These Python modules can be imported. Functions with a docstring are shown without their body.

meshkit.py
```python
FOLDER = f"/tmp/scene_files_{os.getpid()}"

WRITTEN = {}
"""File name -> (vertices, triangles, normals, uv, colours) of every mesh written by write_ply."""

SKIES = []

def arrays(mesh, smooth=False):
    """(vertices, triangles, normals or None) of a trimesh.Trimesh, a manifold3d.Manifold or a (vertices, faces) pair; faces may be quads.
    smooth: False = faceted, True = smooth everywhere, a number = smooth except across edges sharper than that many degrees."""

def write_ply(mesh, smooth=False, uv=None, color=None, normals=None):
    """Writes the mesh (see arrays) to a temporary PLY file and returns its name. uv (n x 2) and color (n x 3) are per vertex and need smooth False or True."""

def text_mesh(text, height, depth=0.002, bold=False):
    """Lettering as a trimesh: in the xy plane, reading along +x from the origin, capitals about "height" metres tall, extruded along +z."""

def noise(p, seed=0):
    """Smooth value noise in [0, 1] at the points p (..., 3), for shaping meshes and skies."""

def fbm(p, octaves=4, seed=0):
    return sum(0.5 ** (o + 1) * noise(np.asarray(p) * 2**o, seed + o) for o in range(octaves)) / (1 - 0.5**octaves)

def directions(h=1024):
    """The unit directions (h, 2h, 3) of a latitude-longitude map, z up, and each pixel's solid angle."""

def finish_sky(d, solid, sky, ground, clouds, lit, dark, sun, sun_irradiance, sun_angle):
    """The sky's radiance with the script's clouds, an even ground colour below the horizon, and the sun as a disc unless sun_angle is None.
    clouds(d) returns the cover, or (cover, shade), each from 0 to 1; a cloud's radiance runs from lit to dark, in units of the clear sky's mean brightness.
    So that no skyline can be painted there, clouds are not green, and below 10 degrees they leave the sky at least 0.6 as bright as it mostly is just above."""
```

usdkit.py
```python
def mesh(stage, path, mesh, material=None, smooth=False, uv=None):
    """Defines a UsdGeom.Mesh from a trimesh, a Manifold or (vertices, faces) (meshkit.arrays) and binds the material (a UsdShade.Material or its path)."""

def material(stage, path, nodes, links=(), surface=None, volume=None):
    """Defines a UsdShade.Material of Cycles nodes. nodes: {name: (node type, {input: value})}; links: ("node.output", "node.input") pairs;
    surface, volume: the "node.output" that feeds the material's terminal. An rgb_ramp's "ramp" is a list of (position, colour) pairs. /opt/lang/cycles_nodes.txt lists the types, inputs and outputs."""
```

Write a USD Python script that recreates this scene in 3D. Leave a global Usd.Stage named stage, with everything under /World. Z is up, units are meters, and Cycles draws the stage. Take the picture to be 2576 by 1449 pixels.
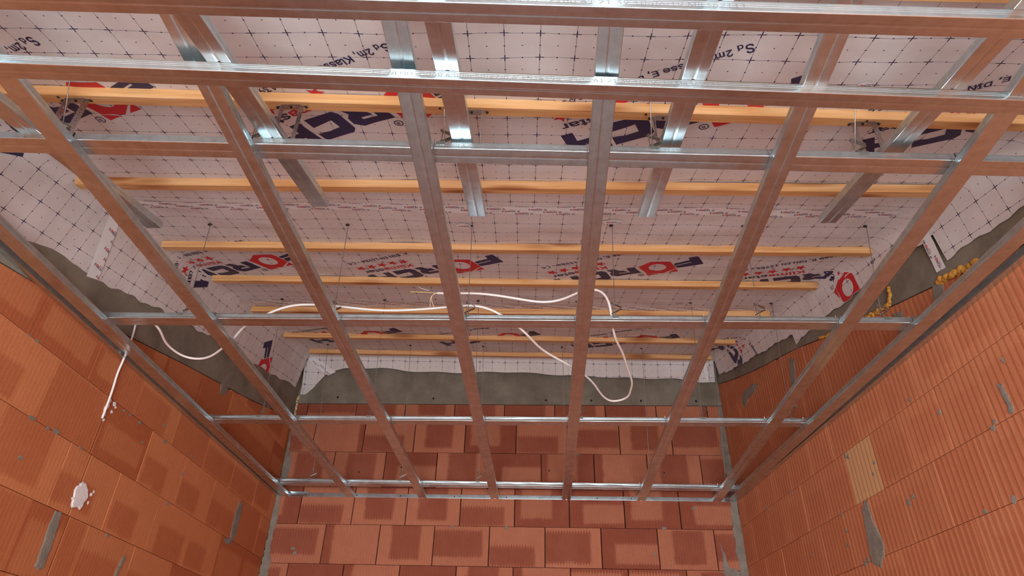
import math, random
import numpy as np, trimesh, shapely
from shapely.geometry import Polygon, LineString, Point, box as sbox
from shapely.ops import unary_union
from shapely import affinity
from pxr import Usd, UsdGeom, UsdLux, UsdShade, Sdf, Gf, Vt
import usdkit, meshkit

stage = Usd.Stage.CreateInMemory()
UsdGeom.SetStageUpAxis(stage, 'Z'); UsdGeom.SetStageMetersPerUnit(stage, 1.0)
W = UsdGeom.Xform.Define(stage, '/World')
UsdGeom.Scope.Define(stage, '/World/Looks')

# ------------------------------------------------------------------ camera, sky, sun, window light, exposure
EXPOSURE = -0.12
EYE = 1.35
F_PX = 1672.765
right = (0.9988966, 0.0402843, 0.0241408)
down = (-0.0022637, 0.5547314, -0.8320264)
fwd = (-0.0469093, 0.8310537, 0.5542105)
cam = UsdGeom.Camera.Define(stage, '/World/camera')
cam.AddTransformOp().Set(Gf.Matrix4d(*right, 0, *[-d for d in down], 0, *[-d for d in fwd], 0, 0, 0, EYE, 1))
cam.CreateHorizontalApertureAttr(36.0); cam.CreateFocalLengthAttr(F_PX / 2576 * 36.0)
cam.CreateClippingRangeAttr(Gf.Vec2f(0.05, 100.0)); cam.CreateExposureAttr(EXPOSURE)

sky = UsdLux.DomeLight.Define(stage, '/World/sky'); sky.CreateIntensityAttr(1.0); sky.CreateColorAttr(Gf.Vec3f(0.80, 0.92, 1.0))
sun = UsdLux.DistantLight.Define(stage, '/World/sun'); sun.CreateIntensityAttr(9.0); sun.CreateAngleAttr(1.5); sun.CreateColorAttr(Gf.Vec3f(1.0, 0.95, 0.88))
sun.AddRotateXYZOp().Set(Gf.Vec3f(50, 0, 8))
door_light = UsdLux.RectLight.Define(stage, '/World/door_daylight')
door_light.CreateWidthAttr(2.3); door_light.CreateHeightAttr(1.95); door_light.CreateIntensityAttr(16.0); door_light.CreateColorAttr(Gf.Vec3f(0.92, 0.98, 1.0))
door_light.AddTranslateOp().Set(Gf.Vec3d(0.0, -2.33, 1.0)); door_light.AddRotateXYZOp().Set(Gf.Vec3f(90, 0, 0))

# ------------------------------------------------------------------ helpers
used = {}
def path_for(name, parent=None):
    base = (parent.GetPath().pathString if parent is not None else '/World') + '/' + name
    k = used.get(base, 0); used[base] = k + 1
    return base if k == 0 else f'{base}_{k:03d}'
def meta(p, label=None, cat=None, group=None, kind=None):
    for k, v in (('label', label), ('category', cat), ('group', group), ('kind', kind)):
        if v: p.SetCustomDataByKey(k, v)
def obj(name, mesh, mat, parent=None, smooth=False, uv=None, **kw):
    m = usdkit.mesh(stage, path_for(name, parent), mesh, mat, smooth=smooth, uv=uv)
    m.CreateDoubleSidedAttr(True)
    meta(m.GetPrim(), **kw)
    return m.GetPrim()
def thing(name, label=None, cat=None, group=None, kind=None, loc=(0, 0, 0)):
    x = UsdGeom.Xform.Define(stage, path_for(name)); x.AddTranslateOp().Set(Gf.Vec3d(*loc))
    meta(x.GetPrim(), label, cat, group, kind)
    return x.GetPrim()
def dup(src, loc, label, group=None, rotz=0.0):
    d = src.GetCustomData()
    x = UsdGeom.Xform.Define(stage, path_for(src.GetName().rsplit('_0', 1)[0])); p = x.GetPrim()
    p.GetReferences().AddInternalReference(src.GetPath()); p.SetInstanceable(True)
    x.ClearXformOpOrder()
    x.MakeMatrixXform().Set(Gf.Matrix4d().SetRotate(Gf.Rotation(Gf.Vec3d(0, 0, 1), rotz)) * Gf.Matrix4d().SetTranslate(Gf.Vec3d(*loc)))
    meta(p, label, d.get('category'), group or d.get('group'))
    return p
def mat(name, nodes, links=(), surface='p.BSDF'):
    return usdkit.material(stage, '/World/Looks/' + name, nodes, links, surface=surface)
def boxm(lo, hi):
    lo, hi = np.array(lo, float), np.array(hi, float)
    b = trimesh.creation.box(hi - lo); b.apply_translation((lo + hi) / 2); return b
def cat(ms): return trimesh.util.concatenate(ms)
def extrude(poly, h):
    polys = [g for g in getattr(poly, 'geoms', [poly]) if g.area > 1e-10]
    return cat([trimesh.creation.extrude_polygon(g, h, engine='earcut') for g in polys])
def frame_T(o, x, y, z):
    T = np.eye(4); T[:3, 0], T[:3, 1], T[:3, 2], T[:3, 3] = x, y, z, o; return T
def tube(pts, r, n=8, close=True):
    pts = np.array(pts, float); m = len(pts)
    t = np.gradient(pts, axis=0); t /= np.linalg.norm(t, axis=1)[:, None]
    a = np.cross(t[0], [0.3, 0.5, 0.8]); a /= np.linalg.norm(a)
    V = []
    for i in range(m):
        a = a - t[i] * (a @ t[i]); a /= np.linalg.norm(a); b = np.cross(t[i], a)
        rr = r if np.ndim(r) == 0 else r[i]
        for k in range(n):
            th = 2 * math.pi * k / n; V.append(pts[i] + rr * (math.cos(th) * a + math.sin(th) * b))
    Fc = []
    for i in range(m - 1):
        for k in range(n):
            p, q = i * n + k, i * n + (k + 1) % n
            Fc += [[p, q, q + n], [p, q + n, p + n]]
    if close:
        V += [pts[0], pts[-1]]
        for k in range(n):
            Fc += [[len(V) - 2, (k + 1) % n, k], [len(V) - 1, (m - 1) * n + k, (m - 1) * n + (k + 1) % n]]
    return trimesh.Trimesh(np.array(V), np.array(Fc), process=False)
def spline(pts, per=8):
    from scipy.interpolate import CubicSpline
    pts = np.array(pts, float); s = np.r_[0, np.cumsum(np.linalg.norm(np.diff(pts, axis=0), axis=1))]
    return CubicSpline(s, pts)(np.linspace(0, s[-1], per * (len(pts) - 1) + 1))
def text_poly(text, h, bold=False):
    tm = meshkit.text_mesh(text, h, depth=1.0, bold=bold)
    v, f = tm.vertices, tm.faces
    low = f[(np.abs(v[f][:, :, 2]) < 1e-6).all(1)]
    return unary_union([Polygon(v[t][:, :2]).buffer(1e-6) for t in low])
def flat_mesh(poly, size=None):
    out = []
    for g in getattr(poly, 'geoms', [poly]):
        if g.geom_type != 'Polygon' or g.area < 1e-8: continue
        v, f = trimesh.creation.triangulate_polygon(g, engine='earcut')
        v = np.array(v, float); f = np.array(f)
        if size: v, f = trimesh.remesh.subdivide_to_size(np.c_[v, np.zeros(len(v))], f, size); v = v[:, :2]
        out.append((v, f))
    if not out: return None
    n = 0; V, Fs = [], []
    for v, f in out: V.append(v); Fs.append(f + n); n += len(v)
    return np.vstack(V), np.vstack(Fs)

# ------------------------------------------------------------------ materials
def mathn(t, a=None, b=None, c=None, clampit=False):
    d = {'math_type': t}
    for k, v in (('value1', a), ('value2', b), ('value3', c)):
        if v is not None: d[k] = v
    if clampit: d['use_clamp'] = True
    return ('math', d)

def brick_mat(name, light, dark, seed, ribs, stain=0.8, bump=0.35):
    """clay block: light and dark firing zones with comb shaped borders, fine vertical ribs"""
    r = random.Random(seed)
    u0, u1 = r.uniform(-.1, .25), r.uniform(.6, 1.1)
    v0, v1 = r.uniform(-.2, .25), r.uniform(.5, 1.15)
    comb = r.choice([0.0, .05, .09])
    inv = r.random() < .3
    N = {'uv': ('uvmap', {'attribute': 'st'}), 'x': ('separate_xyz', {}),
         'tc': ('texture_coordinate', {}),
         'n1': ('noise_texture', {'scale': 9.0, 'detail': 5.0, 'roughness': .6}), 'n2': ('noise_texture', {'scale': 240.0, 'detail': 3.0}),
         'rib': mathn('multiply', None, float(ribs)), 'saw': mathn('pingpong', None, .5),
         'comb': mathn('multiply', None, 2 * comb), 'vy': ('math', {'math_type': 'add'}), 'nn': mathn('multiply_add', None, .10, -.05), 'vyn': ('math', {'math_type': 'add'}), 'uxn': ('math', {'math_type': 'add'}),
         'a': ('map_range', {'range_type': 'smoothstep', 'from_min': u0 - .02, 'from_max': u0 + .05}), 'b': ('map_range', {'range_type': 'smoothstep', 'from_min': u1 - .05, 'from_max': u1 + .02, 'to_min': 1.0, 'to_max': 0.0}),
         'c': ('map_range', {'range_type': 'smoothstep', 'from_min': v0 - .03, 'from_max': v0 + .05}), 'd': ('map_range', {'range_type': 'smoothstep', 'from_min': v1 - .06, 'from_max': v1 + .03, 'to_min': 1.0, 'to_max': 0.0}),
         'ab': ('math', {'math_type': 'multiply'}), 'cd': ('math', {'math_type': 'multiply'}), 'm': ('math', {'math_type': 'multiply'}), 'ms': mathn('multiply', None, stain), 'mn': mathn('multiply_add', None, .55, -.22), 'mm': mathn('add', clampit=True),
         'col': ('mix_color', {'a': light, 'b': dark}), 'col2': ('mix_color', {'blend_type': 'multiply', 'fac': .35}), 'ramp': ('rgb_ramp', {'ramp': [(0.3, (.72, .70, .70)), (.7, (1.15, 1.15, 1.15))]}),
         'bg': mathn('multiply', None, 1.0), 'hs': mathn('multiply_add', None, 1.6, None), 'bump': ('bump', {'strength': bump, 'distance': .004}),
         'p': ('principled_bsdf', {'roughness': .88, 'specular_ior_level': .25})}
    L = [('uv.UV', 'x.vector'), ('x.x', 'rib.value1'), ('rib.value', 'saw.value1'), ('saw.value', 'comb.value1'), ('x.y', 'vy.value1'), ('comb.value', 'vy.value2'),
         ('tc.object', 'n1.vector'), ('tc.object', 'n2.vector'), ('n1.fac', 'nn.value1'), ('vy.value', 'vyn.value1'), ('nn.value', 'vyn.value2'), ('x.x', 'uxn.value1'), ('nn.value', 'uxn.value2'),
         ('uxn.value', 'a.value'), ('uxn.value', 'b.value'), ('vyn.value', 'c.value'), ('vyn.value', 'd.value'), ('a.result', 'ab.value1'), ('b.result', 'ab.value2'), ('c.result', 'cd.value1'), ('d.result', 'cd.value2'),
         ('ab.value', 'm.value1'), ('cd.value', 'm.value2'), ('m.value', 'ms.value1'), ('n1.fac', 'mn.value1'), ('ms.value', 'mm.value1'), ('mn.value', 'mm.value2'),
         ('mm.value', 'col.fac'), ('n2.fac', 'ramp.fac'), ('col.result', 'col2.a'), ('ramp.color', 'col2.b'), ('col2.result', 'p.base_color'),
         ('saw.value', 'hs.value1'), ('n2.fac', 'hs.value3'), ('hs.value', 'bump.height'), ('bump.normal', 'p.normal')]
    if inv: N['col'][1]['a'], N['col'][1]['b'] = dark, light
    return mat(name, N, L)

BL, BD = (.50, .185, .105), (.285, .075, .042)
back_mats = [brick_mat(f'brick_back_{i}', tuple(c * random.Random(i).uniform(.9, 1.06) for c in BL), BD, 100 + i, 20, bump=.7) for i in range(10)]
LL, LD = (.56, .200, .082), (.40, .108, .040)
left_mats = [brick_mat(f'brick_left_{i}', tuple(c * random.Random(50 + i).uniform(.94, 1.05) for c in LL), LD, 200 + i, 18, stain=.6, bump=.14) for i in range(9)]
RL, RD = (.53, .19, .090), (.44, .135, .060)
right_mats = [brick_mat(f'brick_right_{i}', tuple(c * random.Random(80 + i).uniform(.93, 1.06) for c in RL), RD, 300 + i, 24, stain=.4, bump=.05) for i in range(7)]
pale_brick = brick_mat('brick_pale', (.60, .33, .16), (.56, .30, .145), 5, 24, stain=.3, bump=.12)

def stone(name, c1, c2, scale=6.0, rough=.9, bump=.3, fine=120.0):
    return mat(name, {'tc': ('texture_coordinate', {}), 'n': ('noise_texture', {'scale': scale, 'detail': 6.0, 'roughness': .62}), 'f': ('noise_texture', {'scale': fine, 'detail': 3.0}),
        'r': ('rgb_ramp', {'ramp': [(.32, c1), (.68, c2)]}), 'b': ('bump', {'strength': bump, 'distance': .004}), 'p': ('principled_bsdf', {'roughness': rough, 'specular_ior_level': .25})},
        [('tc.object', 'n.vector'), ('tc.object', 'f.vector'), ('n.fac', 'r.fac'), ('r.color', 'p.base_color'), ('f.fac', 'b.height'), ('b.normal', 'p.normal')])
concrete = stone('concrete', (.165, .138, .105), (.275, .236, .185))
floor_mat = stone('screed', (.72, .73, .74), (.80, .81, .82), 3.0)
mortar_mat = stone('mortar', (.19, .165, .135), (.29, .255, .215), 14.0, bump=.6)
joint_mat = stone('joint', (.20, .07, .04), (.28, .10, .06), 20.0)
plaster_mat = stone('plaster', (.72, .68, .68), (.84, .80, .80), 10.0, bump=.5)
foam_mat = stone('foam', (.50, .22, .03), (.68, .36, .075), 30.0, bump=.6)
foam_pale = stone('foam_pale', (.62, .48, .28), (.78, .66, .42), 30.0, bump=.6)
deck_mat = stone('deck', (.35, .22, .12), (.5, .33, .2), 5.0)

def steel(name, base=(.62, .74, .78), rough=.28):
    return mat(name, {'tc': ('texture_coordinate', {}), 'mp': ('mapping', {'scale': (1, 1, 1)}), 'n': ('noise_texture', {'scale': 16.0, 'detail': 4.0, 'roughness': .55}), 'f': ('noise_texture', {'scale': 900.0, 'detail': 2.0}),
        'rr': ('map_range', {'from_min': .3, 'from_max': .7, 'to_min': rough - .02, 'to_max': rough + .03}), 'c': ('rgb_ramp', {'ramp': [(.3, tuple(x * .97 for x in base)), (.7, tuple(min(1, x * 1.02) for x in base))]}),
        'b': ('bump', {'strength': .03, 'distance': .0006}), 'p': ('principled_bsdf', {'metallic': 1.0})},
        [('tc.object', 'n.vector'), ('tc.object', 'f.vector'), ('n.fac', 'rr.value'), ('rr.result', 'p.roughness'), ('n.fac', 'c.fac'), ('c.color', 'p.base_color'), ('f.fac', 'b.height'), ('b.normal', 'p.normal')])
galv = steel('galvanised_steel')
wire_mat = steel('wire_steel', (.42, .40, .38), .35)
clip_mat = steel('spring_steel', (.40, .47, .44), .38)
plate_mat = steel('hanger_steel', (.55, .55, .54), .34)
dark_mat = mat('dark_screw', {'p': ('principled_bsdf', {'base_color': (.02, .018, .018), 'roughness': .5, 'metallic': .3})})
ink = mat('stamp_ink', {'p': ('principled_bsdf', {'base_color': (.24, .24, .25), 'roughness': .6})})
navy = mat('navy_print', {'p': ('principled_bsdf', {'base_color': (.030, .022, .075), 'roughness': .55})})
red = mat('red_print', {'p': ('principled_bsdf', {'base_color': (.60, .018, .028), 'roughness': .55})})
grey_print = mat('grey_print', {'p': ('principled_bsdf', {'base_color': (.30, .29, .30), 'roughness': .55})})
tape_mat = mat('tape', {'p': ('principled_bsdf', {'base_color': (.80, .77, .775), 'roughness': .32})})
cable_mat = mat('cable_sheath', {'p': ('principled_bsdf', {'base_color': (.83, .76, .72), 'roughness': .42})})
core_brown = mat('core_cream', {'p': ('principled_bsdf', {'base_color': (.80, .62, .40), 'roughness': .4})})
core_yellow = mat('core_yellow', {'p': ('principled_bsdf', {'base_color': (.75, .62, .16), 'roughness': .4})})
core_blue = mat('core_blue', {'p': ('principled_bsdf', {'base_color': (.10, .14, .32), 'roughness': .4})})
core_grey = mat('core_grey', {'p': ('principled_bsdf', {'base_color': (.55, .54, .55), 'roughness': .4})})

def wood_mat(i):
    r = random.Random(i)
    return mat(f'pine_{i}', {'tc': ('texture_coordinate', {}), 'mp': ('mapping', {'scale': (1.2, 26.0, 26.0), 'location': (r.uniform(0, 9), 0, 0)}), 'n': ('noise_texture', {'scale': 1.6, 'detail': 6.0, 'roughness': .6, 'distortion': .6}),
        'mk': ('mapping', {'scale': (2.6, 14.0, 14.0), 'location': (r.uniform(0, 9), r.uniform(0, 3), 0)}), 'k': ('voronoi_texture', {'scale': 1.0, 'randomness': 1.0}), 'kr': ('map_range', {'range_type': 'smoothstep', 'from_min': .10, 'from_max': .40, 'to_min': 1.0, 'to_max': 0.0}),
        'c': ('rgb_ramp', {'ramp': [(.28, (.56, .25, .085)), (.5, (.70, .37, .150)), (.75, (.82, .50, .255))]}), 'cm': ('mix_color', {'b': (.36, .125, .035)}), 'b': ('bump', {'strength': .25, 'distance': .002}), 'p': ('principled_bsdf', {'roughness': .6, 'specular_ior_level': .35})},
        [('tc.object', 'mp.vector'), ('mp.vector', 'n.vector'), ('n.fac', 'c.fac'), ('tc.object', 'mk.vector'), ('mk.vector', 'k.vector'), ('k.distance', 'kr.value'), ('kr.result', 'cm.fac'), ('c.color', 'cm.a'), ('cm.result', 'p.base_color'), ('n.fac', 'b.height'), ('b.normal', 'p.normal')])

def sheet_mat():
    N = {'uv': ('uvmap', {'attribute': 'st'}), 's': ('separate_xyz', {}), 'dx': mathn('pingpong', None, .5), 'dy': mathn('pingpong', None, .5),
         'tc': ('texture_coordinate', {}), 'n': ('noise_texture', {'scale': 5.0, 'detail': 5.0, 'roughness': .6}), 'f': ('noise_texture', {'scale': 260.0, 'detail': 3.0})}
    L = [('uv.UV', 's.vector'), ('s.x', 'dx.value1'), ('s.y', 'dy.value1'), ('tc.object', 'n.vector'), ('tc.object', 'f.vector')]
    def test(nm, src, t, v):
        N[nm] = mathn(t, None, v); L.append((src + '.value', nm + '.value1'))
    def comb(nm, a, b, t):
        N[nm] = ('math', {'math_type': t}); L.extend([(a + '.value', nm + '.value1'), (b + '.value', nm + '.value2')])
    test('lx', 'dx', 'less_than', .0075); test('ly', 'dy', 'less_than', .0075); comb('thin', 'lx', 'ly', 'maximum')
    test('tx', 'dx', 'less_than', .0165); test('ty', 'dy', 'less_than', .0165); test('ex', 'dx', 'less_than', .125); test('ey', 'dy', 'less_than', .125)
    comb('t1', 'tx', 'ey', 'multiply'); comb('t2', 'ty', 'ex', 'multiply'); comb('thick', 't1', 't2', 'maximum')
    test('mx', 'dx', 'greater_than', .482); test('my', 'dy', 'greater_than', .482); test('kx', 'dx', 'less_than', .026); test('ky', 'dy', 'less_than', .026)
    comb('k1', 'mx', 'ky', 'multiply'); comb('k2', 'my', 'kx', 'multiply'); comb('tick', 'k1', 'k2', 'maximum'); comb('dot', 'mx', 'my', 'multiply'); comb('td', 'tick', 'dot', 'maximum'); comb('bold', 'thick', 'td', 'maximum')
    N['thinf'] = mathn('multiply', None, .80); L.append(('thin.value', 'thinf.value1')); comb('all', 'bold', 'thinf', 'maximum')
    N['c'] = ('rgb_ramp', {'ramp': [(.3, (.665, .60, .585)), (.7, (.76, .70, .69))]}); L.append(('n.fac', 'c.fac'))
    N['mix'] = ('mix_color', {'b': (.040, .030, .075)}); L += [('all.value', 'mix.fac'), ('c.color', 'mix.a')]
    N['b'] = ('bump', {'strength': .12, 'distance': .002}); L += [('f.fac', 'b.height'), ('b.normal', 'p.normal')]
    N['p'] = ('principled_bsdf', {'roughness': .58, 'specular_ior_level': .35}); L.append(('mix.result', 'p.base_color'))
    return mat('membrane_grid', N, L)
grid_mat = sheet_mat()

# ------------------------------------------------------------------ room dimensions (metres, floor z = 0)
XL, YB, YF = -1.94, 4.782, -2.35
CZ = 1.3774 + EYE                       # underside of the long ceiling profiles
def XR(y): return 1.355 + .1 * (4.786 - y)
COS = 1 / math.sqrt(1 + .25 ** 2)
def roof(x, y): return 1.302 + .25 * y - .012 * x + EYE
RN = np.array([.012, -.25, 1.0]); RN /= np.linalg.norm(RN)
def lerp(tab): 
    xs, ys = zip(*tab)
    def f(v):
        v = np.asarray(v, float)
        lo = ys[0] + (v - xs[0]) * (ys[1] - ys[0]) / (xs[1] - xs[0]); hi = ys[-1] + (v - xs[-1]) * (ys[-1] - ys[-2]) / (xs[-1] - xs[-2])
        return np.where(v < xs[0], lo, np.where(v > xs[-1], hi, np.interp(v, xs, ys)))
    return f
left_top = lerp([(-2.4, .52 + EYE), (1.75, 1.335 + EYE), (2.05, 1.386 + EYE), (2.31, 1.419 + EYE), (2.63, 1.494 + EYE), (3.2, 1.622 + EYE), (3.6, 1.705 + EYE), (4.03, 1.792 + EYE), (4.84, 1.994 + EYE)])
right_top = lerp([(-2.4, .45 + EYE), (1.9, 1.435 + EYE), (2.31, 1.555 + EYE), (2.62, 1.643 + EYE), (3.09, 1.774 + EYE), (3.5, 1.908 + EYE), (4.09, 2.063 + EYE), (4.43, 2.165 + EYE), (4.79, 2.288 + EYE)])

# ------------------------------------------------------------------ structure: floor, walls of single blocks, ring beams, roof deck
obj('floor', boxm((-2.2, -2.6, -.12), (2.4, 5.1, 0)), floor_mat, kind='structure', label='light grey concrete screed floor')
def block(cols, z0, ztop, T, ribs=None, c=.0018, depth=.07, a0=None, a1=None, zz=None):
    """one clay block: front face with eased edges; T maps (along, up, depth into the wall) to the world"""
    cols = np.array(cols, float); n = len(cols)
    ca = np.r_[cols[0], cols[0] + c, cols[1:-1], cols[-1] - c, cols[-1]]
    zt = np.array([ztop(a) for a in ca])
    rows = [(np.full(len(ca), z0), c), (np.full(len(ca), z0 + c), 0), (zt - c, 0), (zt, c)]
    rib = np.zeros(len(ca)) if ribs is None else np.array([ribs(a) for a in ca])
    V, m = [], len(ca)
    for k, (z, d) in enumerate(rows):
        for i in range(m):
            dd = max(d, c if i in (0, m - 1) else 0) + rib[i]
            V.append((ca[i], z[i], dd))
    Fc = []
    for k in range(3):
        for i in range(m - 1):
            p = k * m + i; Fc += [[p, p + 1, p + m + 1], [p, p + m + 1, p + m]]
    loop = list(range(m)) + [k * m + m - 1 for k in (1, 2)] + list(range(4 * m - 1, 3 * m - 1, -1)) + [k * m for k in (2, 1)]
    b = len(V)
    for q in loop: V.append((V[q][0], V[q][1], depth))
    for i in range(len(loop)):
        j = (i + 1) % len(loop); Fc += [[loop[i], b + i, b + j], [loop[i], b + j, loop[j]]]
    V = np.array(V)
    aa0, aa1 = (cols[0] if a0 is None else a0), (cols[-1] if a1 is None else a1)
    z_0, z_1 = zz
    uv = np.c_[(V[:, 0] - aa0) / (aa1 - aa0), (V[:, 1] - z_0) / (z_1 - z_0)]
    P = V @ T[0] + T[1]
    return (P, np.array(Fc)), uv
rng = random.Random(7)

# back wall
TB = (np.array([[1, 0, 0], [0, 0, 1], [0, 1, 0]], float), np.array([0, YB, 0]))
wb = thing('wall_back', 'far wall of dark red hollow clay blocks under a concrete beam', kind='structure')
obj('mortar_bed', boxm((-2.15, YB + .062, 0), (1.6, YB + .24, 3.48)), joint_mat, wb)
BEAM_Z = 2.104 + EYE
lines = [1.9776 + EYE - .264 * k for k in range(0, 14)]
offs = [-1.749, -1.561, -1.749, -1.535]
rowsb = [(lines[0], BEAM_Z - .003, -.3001)]
for k in range(0, 13):
    if lines[k] < .05: break
    z1, z0 = lines[k], max(lines[k + 1], 0.0)
    rowsb.append((z0, z1, offs[k] if k < 4 else (-1.74 if k % 2 == 0 else -1.55) + rng.uniform(-.03, .03)))
for z0, z1, off in rowsb:
    k = math.floor((XL - off) / .3858); a = off + k * .3858
    while a < 1.36:
        b0, b1 = max(a + .0028, XL), min(a + .3858 - .0028, 1.365)
        if b1 - b0 > .03:
            off_d = rng.uniform(-.0012, .0015)
            T = (TB[0], TB[1] + [0, off_d, 0])
            ms, uv = block([b0, b1], z0 + .0012, lambda q, z1=z1: z1 - .0012, T, a0=a, a1=a + .3858, zz=(z0, z1) if z1 - z0 > .2 else (z0, z0 + .264))
            obj('brick', ms, rng.choice(back_mats), wb, uv=uv)
        a += .3858
bm = boxm((-2.15, YB - .001, BEAM_Z), (1.6, YB + .24, 2.62 + EYE)); bm = bm.subdivide().subdivide()
obj('ring_beam', bm, concrete, wb, label='grey concrete ring beam along the top of the wall')

# left wall
TLm = (np.array([[0, 1, 0], [0, 0, 1], [-1, 0, 0]], float), np.array([XL, 0, 0]))
wl = thing('wall_left', 'left wall of orange clay blocks with a cable slot cut into it', kind='structure')
def wall_poly(f, y0, y1, zb, n=30):
    ys = np.linspace(y0, y1, n); return Polygon([(y0, zb)] + [(y1, zb)] + [(y, float(f(y))) for y in ys[::-1]])
def chase(z): return 2.677 + (1.27 - (z - EYE)) * .052
obj('mortar_bed', trimesh.Trimesh(*(lambda m: ((np.c_[m.vertices[:, 0], m.vertices[:, 1], m.vertices[:, 2] + .064] @ TLm[0] + TLm[1]), m.faces))(extrude(wall_poly(left_top, -2.5, 5.0, 0), .18)), process=False), joint_mat, wl)
HL = .256
z_lo = .945 + EYE - HL * 9
rowi = 0
offL = {8: 2.555, 9: 2.69, 10: 2.496, 7: 2.47, 6: 2.60, 11: 2.61, 12: 2.43}
for k in range(0, 15):
    z0, z1 = max(z_lo + HL * k, 0), z_lo + HL * (k + 1)
    if z1 < .03: continue
    off = offL.get(k, 2.5 + (k % 2) * .19); a = off - .383 * 14
    while a < YB:
        b0, b1 = max(a + .0009, YF), min(a + .383 - .0009, YB - .001)
        if b1 - b0 > .03 and max(left_top(b0), left_top(b1)) > z0 + .02:
            top = lambda q, z1=z1: min(z1 - .0009, float(left_top(q)) - .004)
            cz = chase((z0 + z1) / 2); spans = [(b0, b1)]
            if b0 < cz < b1 and z1 < 1.75 + EYE:
                spans = [(s, e) for s, e in ((b0, cz - .0045), (cz + .0045, b1)) if e - s > .02]
            for s, e in spans:
                if min(left_top(s), left_top(e)) < z0 + .02:
                    while s < e - .03 and left_top(s) < z0 + .015: s += .01
                if e - s < .03: continue
                cols = np.linspace(s, e, 2 if z1 < min(left_top(s), left_top(e)) else 6)
                T = (TLm[0], TLm[1] + [rng.uniform(-.0014, .0012), 0, 0])
                ms, uv = block(cols, z0 + .0012, top, T, a0=a, a1=a + .383, zz=(z_lo + HL * k, z1), c=.0014)
                obj('brick', ms, rng.choice(left_mats), wl, uv=uv)
        a += .383
def slab_on(T, poly, d0, d1):
    m = extrude(poly, d1 - d0); V = np.c_[m.vertices[:, :2], m.vertices[:, 2] + d0] @ T[0] + T[1]
    return trimesh.Trimesh(V, m.faces, process=False)
ys = np.linspace(-2.4, 4.9, 40)
beamL = Polygon([(y, float(left_top(y))) for y in ys] + [(y, roof(XL, y) + .07) for y in ys[::-1]])
obj('ring_beam', slab_on(TLm, beamL, -.001, .24), concrete, wl, label='sloping grey concrete beam above the orange blocks')

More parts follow.
